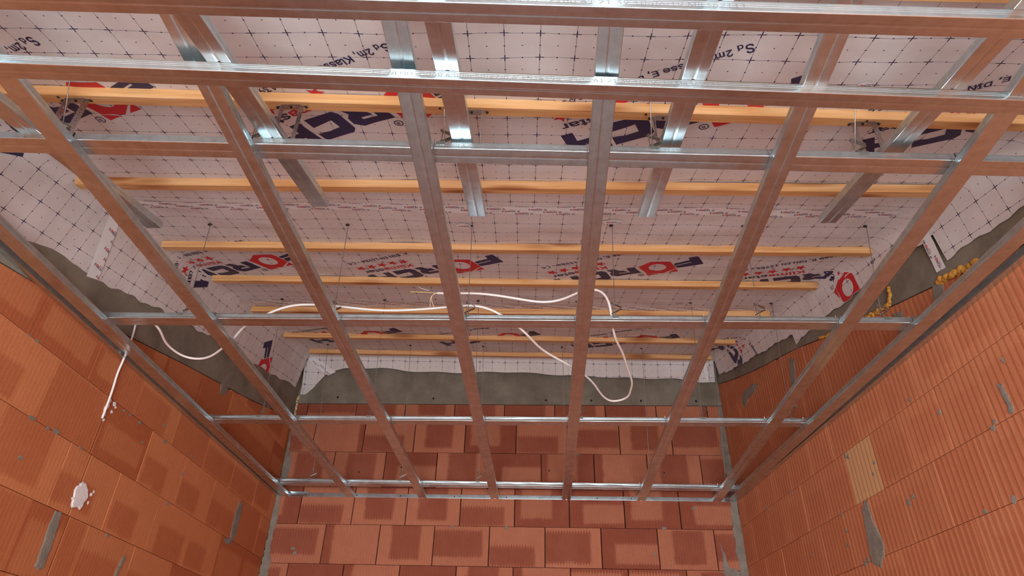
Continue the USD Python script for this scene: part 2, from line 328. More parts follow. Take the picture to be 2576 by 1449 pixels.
# right wall (stands slightly askew, the room widens toward the viewer)
ay = np.array([-.1, 1, 0]); 
TRm = (np.array([[-.1, 1, 0], [0, 0, 1], [1, .1, 0] / np.sqrt(1.01)], float), np.array([XR(0), 0, 0]))
wr = thing('wall_right', 'right wall of orange ribbed clay blocks', kind='structure')
obj('mortar_bed', slab_on(TRm, wall_poly(right_top, -2.5, 5.0, 0), .064, .24), joint_mat, wr)
LR = .256
offR = {8: 3.19, 9: 3.31, 10: 2.885, 11: 3.05, 12: 2.93, 7: 3.08, 6: 3.2}
def ribw(a): return .0009 * (1 - math.cos(2 * math.pi * a / .032))
for k in range(0, 15):
    z0, z1 = max(z_lo + HL * k, 0), z_lo + HL * (k + 1)
    if z1 < .03: continue
    off = offR.get(k, 3.0 + (k % 2) * .12); a = off - LR * 24
    while a < YB - .005:
        b0, b1 = max(a + .0008, YF), min(a + LR - .0008, YB - .001)
        s, e = b0, b1
        while s < e - .03 and right_top(s) < z0 + .015: s += .008
        if e - s > .03 and right_top(e) > z0 + .02:
            near = e > 0.9
            n = max(3, int(round((e - s) / .0107)) + 1) if near else 4
            pale = k == 9 and abs(a - 3.31 + LR) < .02
            ms, uv = block(np.linspace(s, e, n), z0 + .0009, lambda q, z1=z1: min(z1 - .0009, float(right_top(q)) - .004), (TRm[0], TRm[1] + [rng.uniform(-.0012, .0014), 0, 0]), ribs=ribw if near else None, a0=a, a1=a + LR, zz=(z_lo + HL * k, z1), c=.0014)
            obj('brick', ms, pale_brick if pale else rng.choice(right_mats), wr, uv=uv, smooth=False, label='pale sand coloured block among the orange ones' if pale else None)
        a += LR
beamR = Polygon([(y, float(right_top(y))) for y in ys] + [(y, max(roof(XR(y), y) + .07, float(right_top(y)) + .05)) for y in ys[::-1]])
obj('ring_beam', slab_on(TRm, beamR, -.001, .24), concrete, wr, label='sloping grey concrete beam above the ribbed blocks')

# front wall behind the viewer with the terrace door opening
wf = thing('wall_front', 'wall behind the viewer with a terrace door opening', kind='structure')
for lo, hi in (((-2.2, YF - .25, 0), (-1.2, YF, 2.2)), ((1.2, YF - .25, 0), (2.4, YF, 2.2)), ((-1.2, YF - .25, 2.0), (1.2, YF, 2.2))):
    obj('masonry', boxm(lo, hi), left_mats[0], wf)
dr = thing('door_1', 'terrace door frame behind the viewer', kind='structure')
fm = mat('door_frame', {'p': ('principled_bsdf', {'base_color': (.8, .8, .8), 'roughness': .4})})
for lo, hi in (((-1.2, YF - .12, 0), (-1.15, YF - .04, 2.0)), ((1.15, YF - .12, 0), (1.2, YF - .04, 2.0)), ((-1.15, YF - .12, 1.95), (1.15, YF - .04, 2.0))):
    obj('frame_bar', boxm(lo, hi), fm, dr)
# roof deck over the sheets
V = np.array([(x, y, roof(x, y) + d) for d in (.075, .2) for x, y in ((-2.25, -2.7), (2.45, -2.7), (2.45, 5.1), (-2.25, 5.1))])
obj('ceiling', trimesh.Trimesh(V, [[0, 1, 2], [0, 2, 3], [4, 6, 5], [4, 7, 6], [0, 4, 5], [0, 5, 1], [1, 5, 6], [1, 6, 2], [2, 6, 7], [2, 7, 3], [3, 7, 4], [3, 4, 0]], process=False), deck_mat, kind='structure', label='timber roof deck above the white sheets')

# mortar and plaster patches on the walls
def patch(T, pts, m, parent, name, d=.0035, label=None, jag=.004, seed=0):
    r = random.Random(seed); p = Polygon(pts).buffer(0).segmentize(.015)
    q = Polygon([(x + r.uniform(-jag, jag), y + r.uniform(-jag, jag)) for x, y in p.exterior.coords[:-1]]).buffer(0)
    inner = q.buffer(-.004)
    ms = slab_on(T, q, -d * .55, .003)
    if not inner.is_empty: ms = cat([ms, slab_on(T, inner, -d, .003)])
    return obj(name, ms, m, parent, label=label)
def up(pts): return [(a, z + EYE) for a, z in pts]
patch(TLm, up([(2.707, .828), (2.728, .831), (2.754, .808), (2.77, .791), (2.766, .767), (2.752, .73), (2.73, .727), (2.708, .718), (2.685, .733), (2.68, .753), (2.678, .785), (2.689, .811)]), plaster_mat, wl, 'plaster_patch', .006, 'white plaster dab over the cable slot', .006)
patch(TLm, up([(2.676, 1.201), (2.690, 1.194), (2.688, 1.176), (2.684, 1.145), (2.685, 1.12), (2.668, 1.121), (2.668, 1.15), (2.67, 1.183)]), plaster_mat, wl, 'plaster_patch', .005, None, .005, 1)
for i, (y, z, s) in enumerate([(2.72, 1.188, .010), (2.735, 1.178, .006), (2.722, 1.15, .007), (2.69, 1.10, .006), (2.79, .80, .008), (2.80, .815, .005), (2.79, .765, .006)]):
    patch(TLm, up(list(Point(y, z).buffer(s, 5).exterior.coords)), plaster_mat, wl, 'plaster_patch', .003, None, .002, 10 + i)
mlab = 'smear of grey mortar on the blocks'
patch(TLm, up([(2.614, .684), (2.654, .69), (2.663, .643), (2.668, .583), (2.673, .524), (2.67, .48), (2.649, .469), (2.626, .476), (2.623, .514), (2.615, .576), (2.612, .63)]), mortar_mat, wl, 'mortar_patch', .003, mlab)
patch(TLm, up([(4.212, 1.181), (4.265, 1.179), (4.278, 1.115), (4.277, 1.033), (4.272, .975), (4.241, .924), (4.169, .908), (4.116, .927), (4.203, .951), (4.194, 1.012), (4.194, 1.093)]), mortar_mat, wl, 'mortar_patch', .003, mlab)
patch(TLm, up([(3.17, .633), (3.188, .625), (3.172, .57), (3.165, .5), (3.14, .45), (3.15, .573)]), mortar_mat, wl, 'mortar_patch', .003)
patch(TLm, up([(3.67, 1.84), (3.70, 1.80), (3.66, 1.66), (3.60, 1.64), (3.58, 1.69), (3.62, 1.76)]), mortar_mat, wl, 'mortar_patch', .003)
for i, (y, z) in enumerate([(2.30, .945), (2.40, .943), (2.45, .95), (2.80, 1.19), (2.86, 1.195), (2.95, 1.19), (3.2, 1.19), (3.02, 1.12), (3.45, 1.11), (2.1, .94), (2.62, .943), (2.33, .80), (3.4, .935), (3.0, .68), (4.1, 1.19), (2.12, 1.2), (2.16, 1.2), (3.15, 1.26), (3.5, 1.22), (4.45, 1.45), (4.6, 1.45)]):
    r = random.Random(i); w, h = r.uniform(.008, .020), r.uniform(.003, .007)
    patch(TLm, up([(y - w, z - h), (y, z - h * 1.3), (y + w, z - h * .5), (y + w * .6, z + h), (y - w * .7, z + h)]), mortar_mat, wl, 'mortar_patch', .002, None, .003, 30 + i)
patch(TRm, up([(3.228, .943), (3.202, .932), (3.203, .887), (3.197, .831), (3.178, .78), (3.167, .737), (3.184, .696), (3.239, .646), (3.265, .662), (3.294, .673), (3.296, .714), (3.286, .776), (3.274, .845), (3.264, .91)]), mortar_mat, wr, 'mortar_patch', .004, mlab)
patch(TRm, up([(2.225, 1.069), (2.203, 1.058), (2.199, 1.012), (2.196, .971), (2.205, .949), (2.223, .952), (2.218, .984), (2.222, 1.026)]), mortar_mat, wr, 'mortar_patch', .003)
patch(TRm, up([(4.175, 1.997), (4.09, 1.955), (4.17, 1.935), (4.28, 1.94), (4.359, 1.90), (4.39, 1.96), (4.345, 2.01)]), mortar_mat, wr, 'mortar_patch', .004)
patch(TRm, up([(2.335, 1.565), (2.285, 1.548), (2.295, 1.489), (2.30, 1.43), (2.36, 1.42), (2.37, 1.49)]), mortar_mat, wr, 'mortar_patch', .004)
patch(TRm, up([(2.62, 1.60), (2.56, 1.58), (2.58, 1.50), (2.54, 1.44), (2.60, 1.44), (2.62, 1.52)]), mortar_mat, wr, 'mortar_patch', .004)
patch(TRm, up([(3.62, 1.90), (3.55, 1.86), (3.60, 1.74), (3.66, 1.60), (3.72, 1.62), (3.66, 1.76)]), mortar_mat, wr, 'mortar_patch', .004)
for i, (y, z) in enumerate([(3.07, 1.07), (3.10, 1.03), (3.29, 1.185), (3.27, 1.17), (3.95, 1.2), (2.87, .86), (2.91, .845), (3.46, .94), (2.55, 1.10), (2.7, 1.22), (2.3, .96), (2.32, .94), (3.45, .86), (3.47, .80), (3.33, .70), (3.36, .69), (2.35, .70), (3.85, .83), (2.16, 1.13), (2.5, .70), (4.3, 1.2)]):
    r = random.Random(90 + i); w, h = r.uniform(.007, .013), r.uniform(.005, .012)
    patch(TRm, up([(y - w, z - h), (y, z - h * 1.3), (y + w, z - h * .5), (y + w * .6, z + h), (y - w * .7, z + h)]), mortar_mat, wr, 'mortar_patch', .002, None, .004, 60 + i)
def corner(pts, seed): patch(TB, up(pts), mortar_mat, wb, 'mortar_patch', .005, 'ragged grey mortar seam in the corner of the walls' if seed == 1 else None, .006, seed)
corner([(-1.94, 2.02), (-1.925, 2.02), (-1.92, 1.72), (-1.89, 1.66), (-1.88, 1.58), (-1.90, 1.45), (-1.912, 1.363), (-1.897, 1.27), (-1.893, 1.185), (-1.90, 1.128), (-1.898, 1.014), (-1.878, .924), (-1.881, .5), (-1.94, .5)], 1)
corner([(1.36, 2.10), (1.325, 2.10), (1.318, 1.9), (1.30, 1.7), (1.31, 1.6), (1.31, 1.5), (1.314, 1.365), (1.299, 1.266), (1.30, 1.129), (1.295, 1.041), (1.303, .976), (1.302, .5), (1.36, .5)], 2)
corner([(1.20, 1.10), (1.22, 1.02), (1.23, .95), (1.30, .91), (1.31, .86), (1.22, .88), (1.19, .90), (1.20, .97)], 3)
for i, (x, z) in enumerate([(-1.74, 1.02), (-1.72, .99), (-.26, 1.18), (-.64, 1.18), (.25, 1.71), (1.05, 1.33), (.83, 1.19), (.75, 1.02), (-1.82, 1.50)]):
    r = random.Random(130 + i); w, h = r.uniform(.009, .020), r.uniform(.005, .012)
    patch(TB, up([(x - w, z - h), (x, z - h * 1.3), (x + w, z - h * .5), (x + w * .6, z + h), (x - w * .7, z + h)]), mortar_mat, wb, 'mortar_patch', .003, None, .004, 160 + i)
for x, z in ((-1.62, 2.155), (-.86, 2.15), (.02, 2.14), (.37, 2.14), (.75, 2.14), (1.17, 2.14)):
    obj('anchor_hole', slab_on(TB, Point(x, z + EYE).buffer(.0085, 6), -.003, .002), dark_mat, wb)
for x, z in ((-1.36, 1.56), (.04, 1.585), (.87, 1.58), (-1.05, 1.60)):
    obj('drill_hole', slab_on(TB, Point(x, z + EYE).buffer(.006, 6), -.002, .002), dark_mat, wb)

# ------------------------------------------------------------------ roof membrane
FL = -1.855
def FR(y): return XR(y) - .085
drop_left = lerp([(1.5, .36), (2.08, .340), (2.26, .333), (2.41, .322), (2.6, .316), (2.8, .304), (3.14, .300), (3.39, .294), (3.6, .32), (4.0, .37), (4.37, .389), (4.6, .37), (4.8, .35)])
drop_r1 = lerp([(1.5, .20), (1.815, .225), (1.89, .228), (1.986, .233), (2.18, .256), (2.4, .27)])
drop_r2 = lerp([(2.2, .13), (2.414, .145), (2.96, .187), (3.23, .214), (3.54, .268), (3.8, .27)])
drop_r3 = lerp([(3.5, .185), (4.34, .185), (4.79, .165)])
back_drop = lerp([(-1.94, .31), (-1.888, .31), (-1.848, .27), (-1.798, .195), (-1.731, .117), (-1.59, .085), (-1.301, .073), (-1.104, .097), (-.751, .106), (-.243, .092), (.009, .106), (.229, .113), (.571, .125), (1.034, .128), (1.216, .149), (1.33, .152)])
YBF = 4.685                          # where the sheet turns down at the far wall
def wrinkle(u, w):
    p = np.stack([np.asarray(u) * 3.1, np.asarray(w) * 4.3, np.zeros_like(np.asarray(u, float)) + 2.0], -1)
    q = np.stack([np.asarray(u) * 9.0, np.asarray(w) * 14.0, np.zeros_like(np.asarray(u, float)) + 5.0], -1)
    return (meshkit.fbm(p, 3, 3) - .5) * .022 + (meshkit.noise(q, 9) - .5) * .004
def surf(u, w, off=0.0):
    """flat sheet coordinates (u across the room, w up the slope) -> points on the hung sheet"""
    u, w = np.asarray(u, float), np.asarray(w, float)
    y = w * COS; fr = FR(y)
    dl, dr = np.maximum(FL - u, 0), np.maximum(u - fr, 0)
    d = dl + dr; r = np.where(dl > 0, .03, .055); tm = np.where(dl > 0, math.radians(79), math.radians(82))
    th = np.minimum(d / r, tm); rest = np.maximum(d - r * tm, 0)
    out = r * np.sin(th) + rest * np.cos(tm); dn = r * (1 - np.cos(th)) + rest * np.sin(tm)
    sg = np.where(dl > 0, -1.0, 1.0)
    x = np.where(d > 0, np.where(dl > 0, FL, fr) + sg * out, u)
    xb = np.clip(x, FL, fr)
    z = roof(xb, y) - dn
    nrm = np.stack([.012 * np.cos(th) - sg * np.sin(th) * (d > 0), -.25 * np.cos(th), np.cos(th)], -1)   # outward = up; room side is -nrm
    nrm[..., 0] = np.where(d > 0, -(-sg) * np.sin(th), .012)
    nrm /= np.linalg.norm(nrm, axis=-1, keepdims=True)
    k = np.clip(wrinkle(u, w), -.004, .02) * np.where(d > 0, .55, 1.0)
    return np.stack([x, y, z], -1) + nrm * (k - off)[..., None]
def surf_back(u, b, off=0.0):
    """the strip that turns down the far wall: b measured from the turn"""
    u, b = np.asarray(u, float), np.asarray(b, float)
    r, tm = .03, math.radians(74)
    th = np.minimum(b / r, tm); rest = np.maximum(b - r * tm, 0)
    sl = math.atan(.25)
    y = YBF + r * np.sin(th) + rest * math.cos(tm); z = roof(np.clip(u, FL, FR(YBF)), YBF) - r * (1 - np.cos(th)) - rest * math.sin(tm) + (r * np.sin(th)) * .1
    wv = .004 * np.sin(u * 17) * np.minimum(b / .1, 1)
    return np.stack([u, np.minimum(y - off + wv * .5, YB - .004), z - wv], -1)

SHEETS = [dict(w0=-2.5, w1=.72, u0=-.205, q0=.16, dr=drop_r1, rot=.03), dict(w0=.72, w1=2.225, u0=-.2055, q0=1.157, dr=drop_r1, rot=.03), dict(w0=2.225, w1=3.545, u0=-.2145, q0=2.36, dr=drop_r2, rot=.03), dict(w0=3.545, w1=YBF / COS, u0=-.21, q0=3.77, dr=drop_r3, rot=.03)]
slabels = ['white gridded vapour barrier sheet over the viewer, above the topmost batten', 'white gridded vapour barrier sheet of the nearest bay, with large upside-down logos behind the brackets', 'white gridded vapour barrier sheet of the middle bay, under the printed seam tape', 'white gridded vapour barrier sheet of the farthest bay, turned down over the far concrete beam']
def seam(i, u):   # edges of the sheets follow the battens, a little askew
    if i == 0: return -2.5 + 0 * u
    if i == 4: return YBF / COS + 0 * u
    return [None, .72, 2.225, 3.545][i] + .03 * u
def sheet_mesh(i):
    s = SHEETS[i]
    ncol, nrow = 130, 62
    tt = np.linspace(0, 1, nrow)
    U, Wg = np.zeros((nrow, ncol)), np.zeros((nrow, ncol))
    for j, t in enumerate(tt):
        wm = s['w0'] + (s['w1'] - s['w0']) * t; y = wm * COS
        ul = FL - float(drop_left(max(y, 1.5))) * 1.03 - .006 * math.sin(wm * 23) - .004 * math.sin(wm * 57 + 1)
        ur = float(FR(y)) + float(s['dr'](max(y, 1.5))) * 1.04 + .005 * math.sin(wm * 19 + 2) + .003 * math.sin(wm * 61)
        U[j] = np.linspace(ul, ur, ncol)
    a, b = seam(i, U), seam(i + 1, U)
    Wg = a + (b - a) * tt[:, None]
    P = surf(U, Wg)
    c, sn = math.cos(s['rot']), math.sin(s['rot'])
    p = ((U - s['u0']) * c + (Wg - s['q0']) * sn) / .1; q = ((Wg - s['q0']) * c - (U - s['u0']) * sn) / .1
    Fc = [[j * ncol + k, (j + 1) * ncol + k, (j + 1) * ncol + k + 1] for j in range(nrow - 1) for k in range(ncol - 1)] + [[j * ncol + k, (j + 1) * ncol + k + 1, j * ncol + k + 1] for j in range(nrow - 1) for k in range(ncol - 1)]
    dom = Polygon(list(zip(U[0], Wg[0])) + list(zip(U[1:-1, -1], Wg[1:-1, -1])) + list(zip(U[-1][::-1], Wg[-1][::-1])) + list(zip(U[1:-1, 0][::-1], Wg[1:-1, 0][::-1]))).buffer(-.002)
    return (P.reshape(-1, 3), np.array(Fc)), np.stack([p, q], -1).reshape(-1, 2), dom
sheets = []
for i in range(4):
    t = thing('vapour_barrier_sheet', slabels[i], 'roofing sheet', 'vapour barrier sheets under the roof')
    ms, uv, dom = sheet_mesh(i)
    obj('membrane', ms, grid_mat, t, smooth=True, uv=uv)
    sheets.append((t, dom))
# turned-down strip at the far wall
nc, nr = 160, 14
us = np.linspace(-1.925, 1.33, nc); P, UVb = [], []
for k in range(nr):
    b = (back_drop(us) + .045) * k / (nr - 1)
    P.append(surf_back(us, b)); UVb.append(np.c_[(us + .205) / .1, (b - .062) / .1])
Fc = [f for j in range(nr - 1) for k in range(nc - 1) for f in ([j * nc + k, j * nc + k + 1, (j + 1) * nc + k + 1], [j * nc + k, (j + 1) * nc + k + 1, (j + 1) * nc + k])]
obj('turned_down_edge', (np.vstack(P), np.array(Fc)), grid_mat, sheets[3][0], smooth=True, uv=np.vstack(UVb))

def decal(poly, dom, off=.0012, size=.03, fn=surf):
    if dom is not None: poly = poly.intersection(dom)
    if poly.is_empty: return None
    fmz = flat_mesh(poly, size)
    if fmz is None: return None
    v, f = fmz
    return (fn(v[:, 0], v[:, 1], off), f)
# the printed logo in its own frame (s along the reading direction, h up), origin at the small registered mark
def poly(*p): return Polygon(p).buffer(0)
LF = poly((-.328, -.150), (-.334, -.042), (-.198, -.036), (-.197, -.100), (-.280, -.112), (-.283, -.148)).difference(poly((-.281, -.079), (-.190, -.066), (-.190, -.075), (-.281, -.087)))
HEX = poly((-.101, -.177), (-.189, -.137), (-.193, -.031), (-.113, .014), (-.033, -.018), (-.022, -.130)).difference(affinity.rotate(affinity.scale(Point(-.109, -.083).buffer(1, 12), .044, .052), 0))
UM1 = poly((-.028, -.017), (-.032, .016), (-.091, .014)); UM2 = poly((-.190, -.022), (-.193, .015), (-.137, .014))
LRr = poly((-.003, -.134), (-.010, -.034), (.118, -.030), (.146, -.054), (.144, -.088), (.128, -.104), (.146, -.142), (.104, -.143), (.084, -.106), (.042, -.104), (0.040, -.136)).difference(unary_union([poly((.040, -.062), (.100, -.062), (.100, -.074), (.040, -.074)), poly((.040, -.074), (.052, -.074), (.066, -.106), (.040, -.106))]))
LC = poly((.172, -.142), (.157, -.120), (.157, -.034), (.175, -.016), (.298, -.013), (.298, -.060), (.252, -.053), (.203, -.059), (.203, -.104), (.250, -.098), (.286, -.095), (.286, -.144))
LC = LC.difference(poly((.250, -.062), (.30, -.070), (.30, -.090), (.250, -.096)))
LH = unary_union([poly((.310, -.142), (.310, -.014), (.352, -.014), (.352, -.142)), poly((.412, -.142), (.412, -.014), (.454, -.014), (.454, -.142)), poly((.345, -.094), (.345, -.062), (.418, -.062), (.418, -.094))])
REG = Point(0, 0).buffer(.0165, 12).difference(Point(0, 0).buffer(.0130, 12)).union(affinity.translate(text_poly('R', .014, True), -.005, -.007))
def star(cx, cy, r): return Polygon([(cx + (r if k % 2 == 0 else r * .42) * math.sin(math.pi * k / 5), cy + (r if k % 2 == 0 else r * .42) * math.cos(math.pi * k / 5)) for k in range(10)])
STARS = [star(.142 + .0672 * k, -.246, .031) for k in range(5)]
def fit_text(t, s0, s1, h0, h, bold=True):
    p = text_poly(t, h, bold); a = p.bounds
    return affinity.translate(affinity.scale(affinity.translate(p, -a[0], 0), (s1 - s0) / (a[2] - a[0]), 1, origin=(0, 0)), s0, h0)
KL = fit_text('Klima', .128, .300, -.203, .036); ST = fit_text('star', .307, .432, -.203, .036)
SD = unary_union([fit_text('S', -.205, -.182, -.345, .034), fit_text('d', -.178, -.162, -.352, .022), fit_text('2m', -.147, -.100, -.345, .027), fit_text(',', -.094, -.088, -.345, .027), fit_text('Klasse E,', -.072, .094, -.343, .027), fit_text('DIN EN 13984 -', .108, .372, -.338, .026),
    Point(.400, -.325).buffer(.015, 8).difference(Point(.400, -.325).buffer(.0105, 8)).difference(sbox(.405, -.35, .43, -.30)), Point(.428, -.325).buffer(.015, 8).difference(Point(.428, -.325).buffer(.0105, 8)).difference(sbox(.433, -.35, .46, -.30)).union(sbox(.418, -.3275, .432, -.3225))])
PH = math.radians(24)
def place(p, reg):   # logo frame -> sheet frame
    c, s = math.cos(PH), math.sin(PH)
    return affinity.affine_transform(p, [-c, s, s, c, reg[0], reg[1]])
logos = [(1, [(.534 + 1.018 * j, 1.612 + .030 * 1.018 * j) for j in range(-3, 2)]), (2, [(.521 + 1.010 * j, 3.021 + .030 * 1.01 * j) for j in range(-3, 3)]), (3, [(.669 + .972 * j, 4.395 + .030 * .97 * j) for j in range(-4, 3)])]
for i, regs in logos:
    t, dom = sheets[i]
    for reg in regs:
        for nm, pl, m in (('letter_print', LF, navy), ('letter_print', LRr, navy), ('letter_print', LC, navy), ('letter_print', LH, navy), ('hexagon_print', HEX, red), ('umlaut_print', UM1, red), ('umlaut_print', UM2, red), ('registered_mark', REG, navy), ('product_wording', KL, red), ('product_wording', ST, navy), ('standard_wording', SD, navy)):
            ms = decal(place(pl, reg), dom)
            if ms: obj(nm, ms, m, t)
        for sp in STARS:
            ms = decal(place(sp, reg), dom)
            if ms: obj('star_print', ms, red, t)

# adhesive tapes with the small repeated logo
def mini(x, y, a=0.0, s=1.0, cut=None):
    parts = [(fit_text('F', 0, .009, 0, .012), navy), (affinity.translate(Polygon([(.0075 * math.cos(k * math.pi / 3 + .3), .0075 * math.sin(k * math.pi / 3 + .3)) for k in range(6)]).difference(Point(0, 0).buffer(.0034, 5)), .0175, .006), red), (fit_text('RCH', .026, .056, 0, .012), navy), (sbox(.030, -.006, .052, -.004), red), (Point(.070, .006).buffer(.0065, 6), grey_print)]
    return [(affinity.translate(affinity.rotate(affinity.scale(p, s, s, origin=(0, 0)), a, origin=(0, 0)), x, y), m) for p, m in parts]
def tape(outline, minis, label, fn, off=.0018, size=.03, dom=None):
    t = thing('adhesive_tape', label, 'tape', 'printed adhesive tapes on the membrane')
    ms = decal(outline, None, off, size, fn); obj('tape_strip', ms, tape_mat, t, smooth=True)
    by = {}
    for p, m in minis:
        q = p.intersection(outline)
        if not q.is_empty: by.setdefault(m.GetPath().pathString, []).append(q)
    for k, v in by.items():
        ms = decal(unary_union(v), None, off + .0008, .02, fn)
        if ms: obj('tape_print', ms, k, t)
def rows_of(w, u0, u1, step=.176):
    out, k, u = [], 0, u0
    while u < u1:
        out += mini(u, w - .016 + .03 * u, 1.7); out += mini(u + .062, w + .006 + .03 * u, 1.7); out += mini(u + .118, w + .026 + .03 * u, 1.7); out += mini(u - .055, w - .042 + .03 * u, 1.7)
        u += step
    return out
def strip(w, u0, u1, h=.034, seed=0):
    r = random.Random(seed); uu = np.linspace(u0, u1, 60)
    return Polygon([(u, w + .03 * u - h + r.uniform(-.002, .002)) for u in uu] + [(u, w + .03 * u + h + r.uniform(-.002, .002)) for u in uu[::-1]]).buffer(0)
tape(strip(2.232, -1.83, 1.48), rows_of(2.232, -1.82, 1.47), 'long white tape with small logos along the seam between nearest and middle sheet', surf)
tape(strip(3.552, -1.80, 1.36, .034, 1), rows_of(3.552, -1.78, 1.35), 'long white tape along the farther sheet seam, just beyond the light cables', surf)
tape(Polygon([(FL - .03, 2.215), (FL - .03, 2.290), (FL - .19, 2.345), (FL - .335, 2.385), (FL - .345, 2.315), (FL - .19, 2.268)]), sum([mini(FL - .10 - .085 * k, 2.272 + .022 * k + .018 * (k % 2), 105) for k in range(4)] + [mini(FL - .06 - .085 * k, 2.30 + .022 * k, 105) for k in range(4)], []), 'white logo tape hanging down the left side strip of membrane', surf, .004)
tape(Polygon([(1.55, 2.275), (1.55, 2.325), (1.70, 2.345), (1.812, 2.358), (1.818, 2.30), (1.70, 2.285)]), sum([mini(1.60 + .075 * k, 2.312 + .012 * (k % 2), 10) for k in range(3)], []), 'white logo tape hanging down the right side strip of membrane', surf, .004)
def on_back(x, z, off=0.0):
    x, z = np.asarray(x, float), np.asarray(z, float)
    return np.stack([x, np.full_like(x, YB - .034 - off) + .10 * (2.50 + EYE - z - .12) * .5, z], -1)
def on_back2(x, z, off=0.0):
    x, z = np.asarray(x, float), np.asarray(z, float); top = roof(np.clip(x, FL, 1.3), YBF)
    b = np.maximum(top - z, .0) * 1.04 + .02
    p = surf_back(x, b, off); return p
tape(Polygon([(-1.90, 2.46), (-1.86, 2.475), (-1.76, 2.43), (-1.66, 2.36), (-1.72, 2.335), (-1.82, 2.40)]), mini(-1.86, 2.44, -35, .8) + mini(-1.80, 2.415, -35, .8) + mini(-1.75, 2.365, -35, .8), 'short white tape in the far left corner of the membrane', lambda x, z, off: on_back2(x, np.asarray(z) + EYE, off), .003)
tape(Polygon([(1.245, 2.43), (1.29, 2.435), (1.30, 2.30), (1.265, 2.30)]), mini(1.275, 2.41, -80, .8) + mini(1.28, 2.345, -80, .8), 'short white tape in the far right corner of the membrane', lambda x, z, off: on_back2(x, np.asarray(z) + EYE, off), .003)
def blob(u, w, a, b, seed):
    r = random.Random(seed); return Polygon([(u + a * math.cos(t) * r.uniform(.75, 1.1), w + b * math.sin(t) * r.uniform(.7, 1.1)) for t in np.linspace(0, 2 * math.pi, 16)[:-1]]).buffer(0)
for (u, w, a, b, lab) in ((-.355, 2.375, .034, .034, 'crumpled white tape patch beside a wire anchor, left of centre'), (.30, 2.345, .050, .022, 'white tape patch with a logo beside a wire anchor, right of centre'), (.95, 1.385, .022, .02, 'scrap of white tape on the nearest sheet at right'), (-.165, 1.335, .026, .03, 'torn white tape scrap behind the second cross profile'), (-.10, 3.40, .03, .012, 'small tape scrap near the bare cable ends'), (.80, 3.44, .03, .012, 'small tape scrap near a far wire at right')):
    tape(blob(u, w, a, b, int(u * 100)), mini(u - .02, w - .003, 4, .8), lab, surf, .006)

# ------------------------------------------------------------------ battens
def at_roof(x, y, n=0.0):   # n below the sheet
    return np.array([x, y, roof(x, y)]) - RN * n
battens = [(.05, .905, -1.86, 1.66, 'rough pine batten at the top right edge, nearest the viewer'), (.060, 1.418, -1.87, 1.62, 'pine batten carrying the slotted steel brackets'), (.020, 1.925, -1.86, 1.56, 'second pine batten, crossing above the ends of the sloping profiles'), (.011, 2.520, -1.858, 1.532, 'third pine batten, just beyond the printed seam tape and wire anchors'), (.014, 2.982, -1.831, 1.463, 'pine batten that cuts the feet of the middle row of logos'), (.001, 3.499, -1.846, 1.375, 'pine batten half hidden behind the cross profile with the cable'), (.011, 4.109, -1.865, 1.339, 'pine batten that covers most of the far row of logos'), (.010, 4.566, -1.838, 1.286, 'last pine batten, next to the far concrete beam')]
for i, (a, b, x0, x1, lab) in enumerate(battens):
    P0, P1 = at_roof(x0, b + a * x0), at_roof(x1, b + a * x1)
    ex = (P1 - P0) / np.linalg.norm(P1 - P0); ey = np.cross(RN, ex); ez = np.cross(ex, ey)
    c = .0025; sec = Polygon([(c, 0), (.047 - c, 0), (.047, c), (.047, .032), (0, .032), (0, c)])
    m = extrude(sec, np.linalg.norm(P1 - P0))
    V = m.vertices; loc = np.c_[V[:, 2], V[:, 0], V[:, 1] - .032]
    T = frame_T(P0, ex, ey, ez)
    t = UsdGeom.Xform.Define(stage, path_for('timber_batten')); t.AddTransformOp().Set(Gf.Matrix4d(*T.T.ravel().tolist())); meta(t.GetPrim(), lab, 'batten', 'pine battens across the membrane')
    obj('bar', trimesh.Trimesh(loc, m.faces, process=False), wood_mat(i), t.GetPrim())
    if i == 1:
        for x in (.35, .95, 1.55, 2.2, 2.9): obj('nail_head', trimesh.creation.cylinder(.004, .003, sections=8, transform=trimesh.transformations.translation_matrix((x, .012, -.0325))), dark_mat, t.GetPrim())

# ------------------------------------------------------------------ steel profiles
def arc(cx, cy, r, a0, a1, n=4): return [(cx + r * math.cos(math.radians(a)), cy + r * math.sin(math.radians(a))) for a in np.linspace(a0, a1, n)]
def cd_section():
    R = .0020
    def flange(sg):
        pts = [(sg * .0235, .0262), (sg * .0288, .0268)]
        for z in (.0215, .0165, .0115): pts += [(sg * .0296, z + .0017), (sg * .0291, z), (sg * .0296, z - .0017)]
        return pts
    left = flange(-1); rightp = flange(1)[::-1]
    line = left + arc(-.030 + R, R, R, 180, 270, 5) + [(-.006, 0), (-.0045, .0006), (0, .0013), (.0045, .0006), (.006, 0)] + arc(.030 - R, R, R, 270, 360, 5) + rightp
    return LineString(line).buffer(.0003, cap_style='flat', join_style='mitre')
CDS = cd_section()
def ud_section():   # U channel on its side: web on the wall (x = 0), flanges to +x
    R = .0012
    return LineString([(.027, .0003)] + arc(R, R, R, 270, 180, 4) + arc(R, .028 - R, R, 180, 90, 4) + [(.027, .0277)]).buffer(.0003, cap_style='flat', join_style='mitre')
UDS = ud_section()
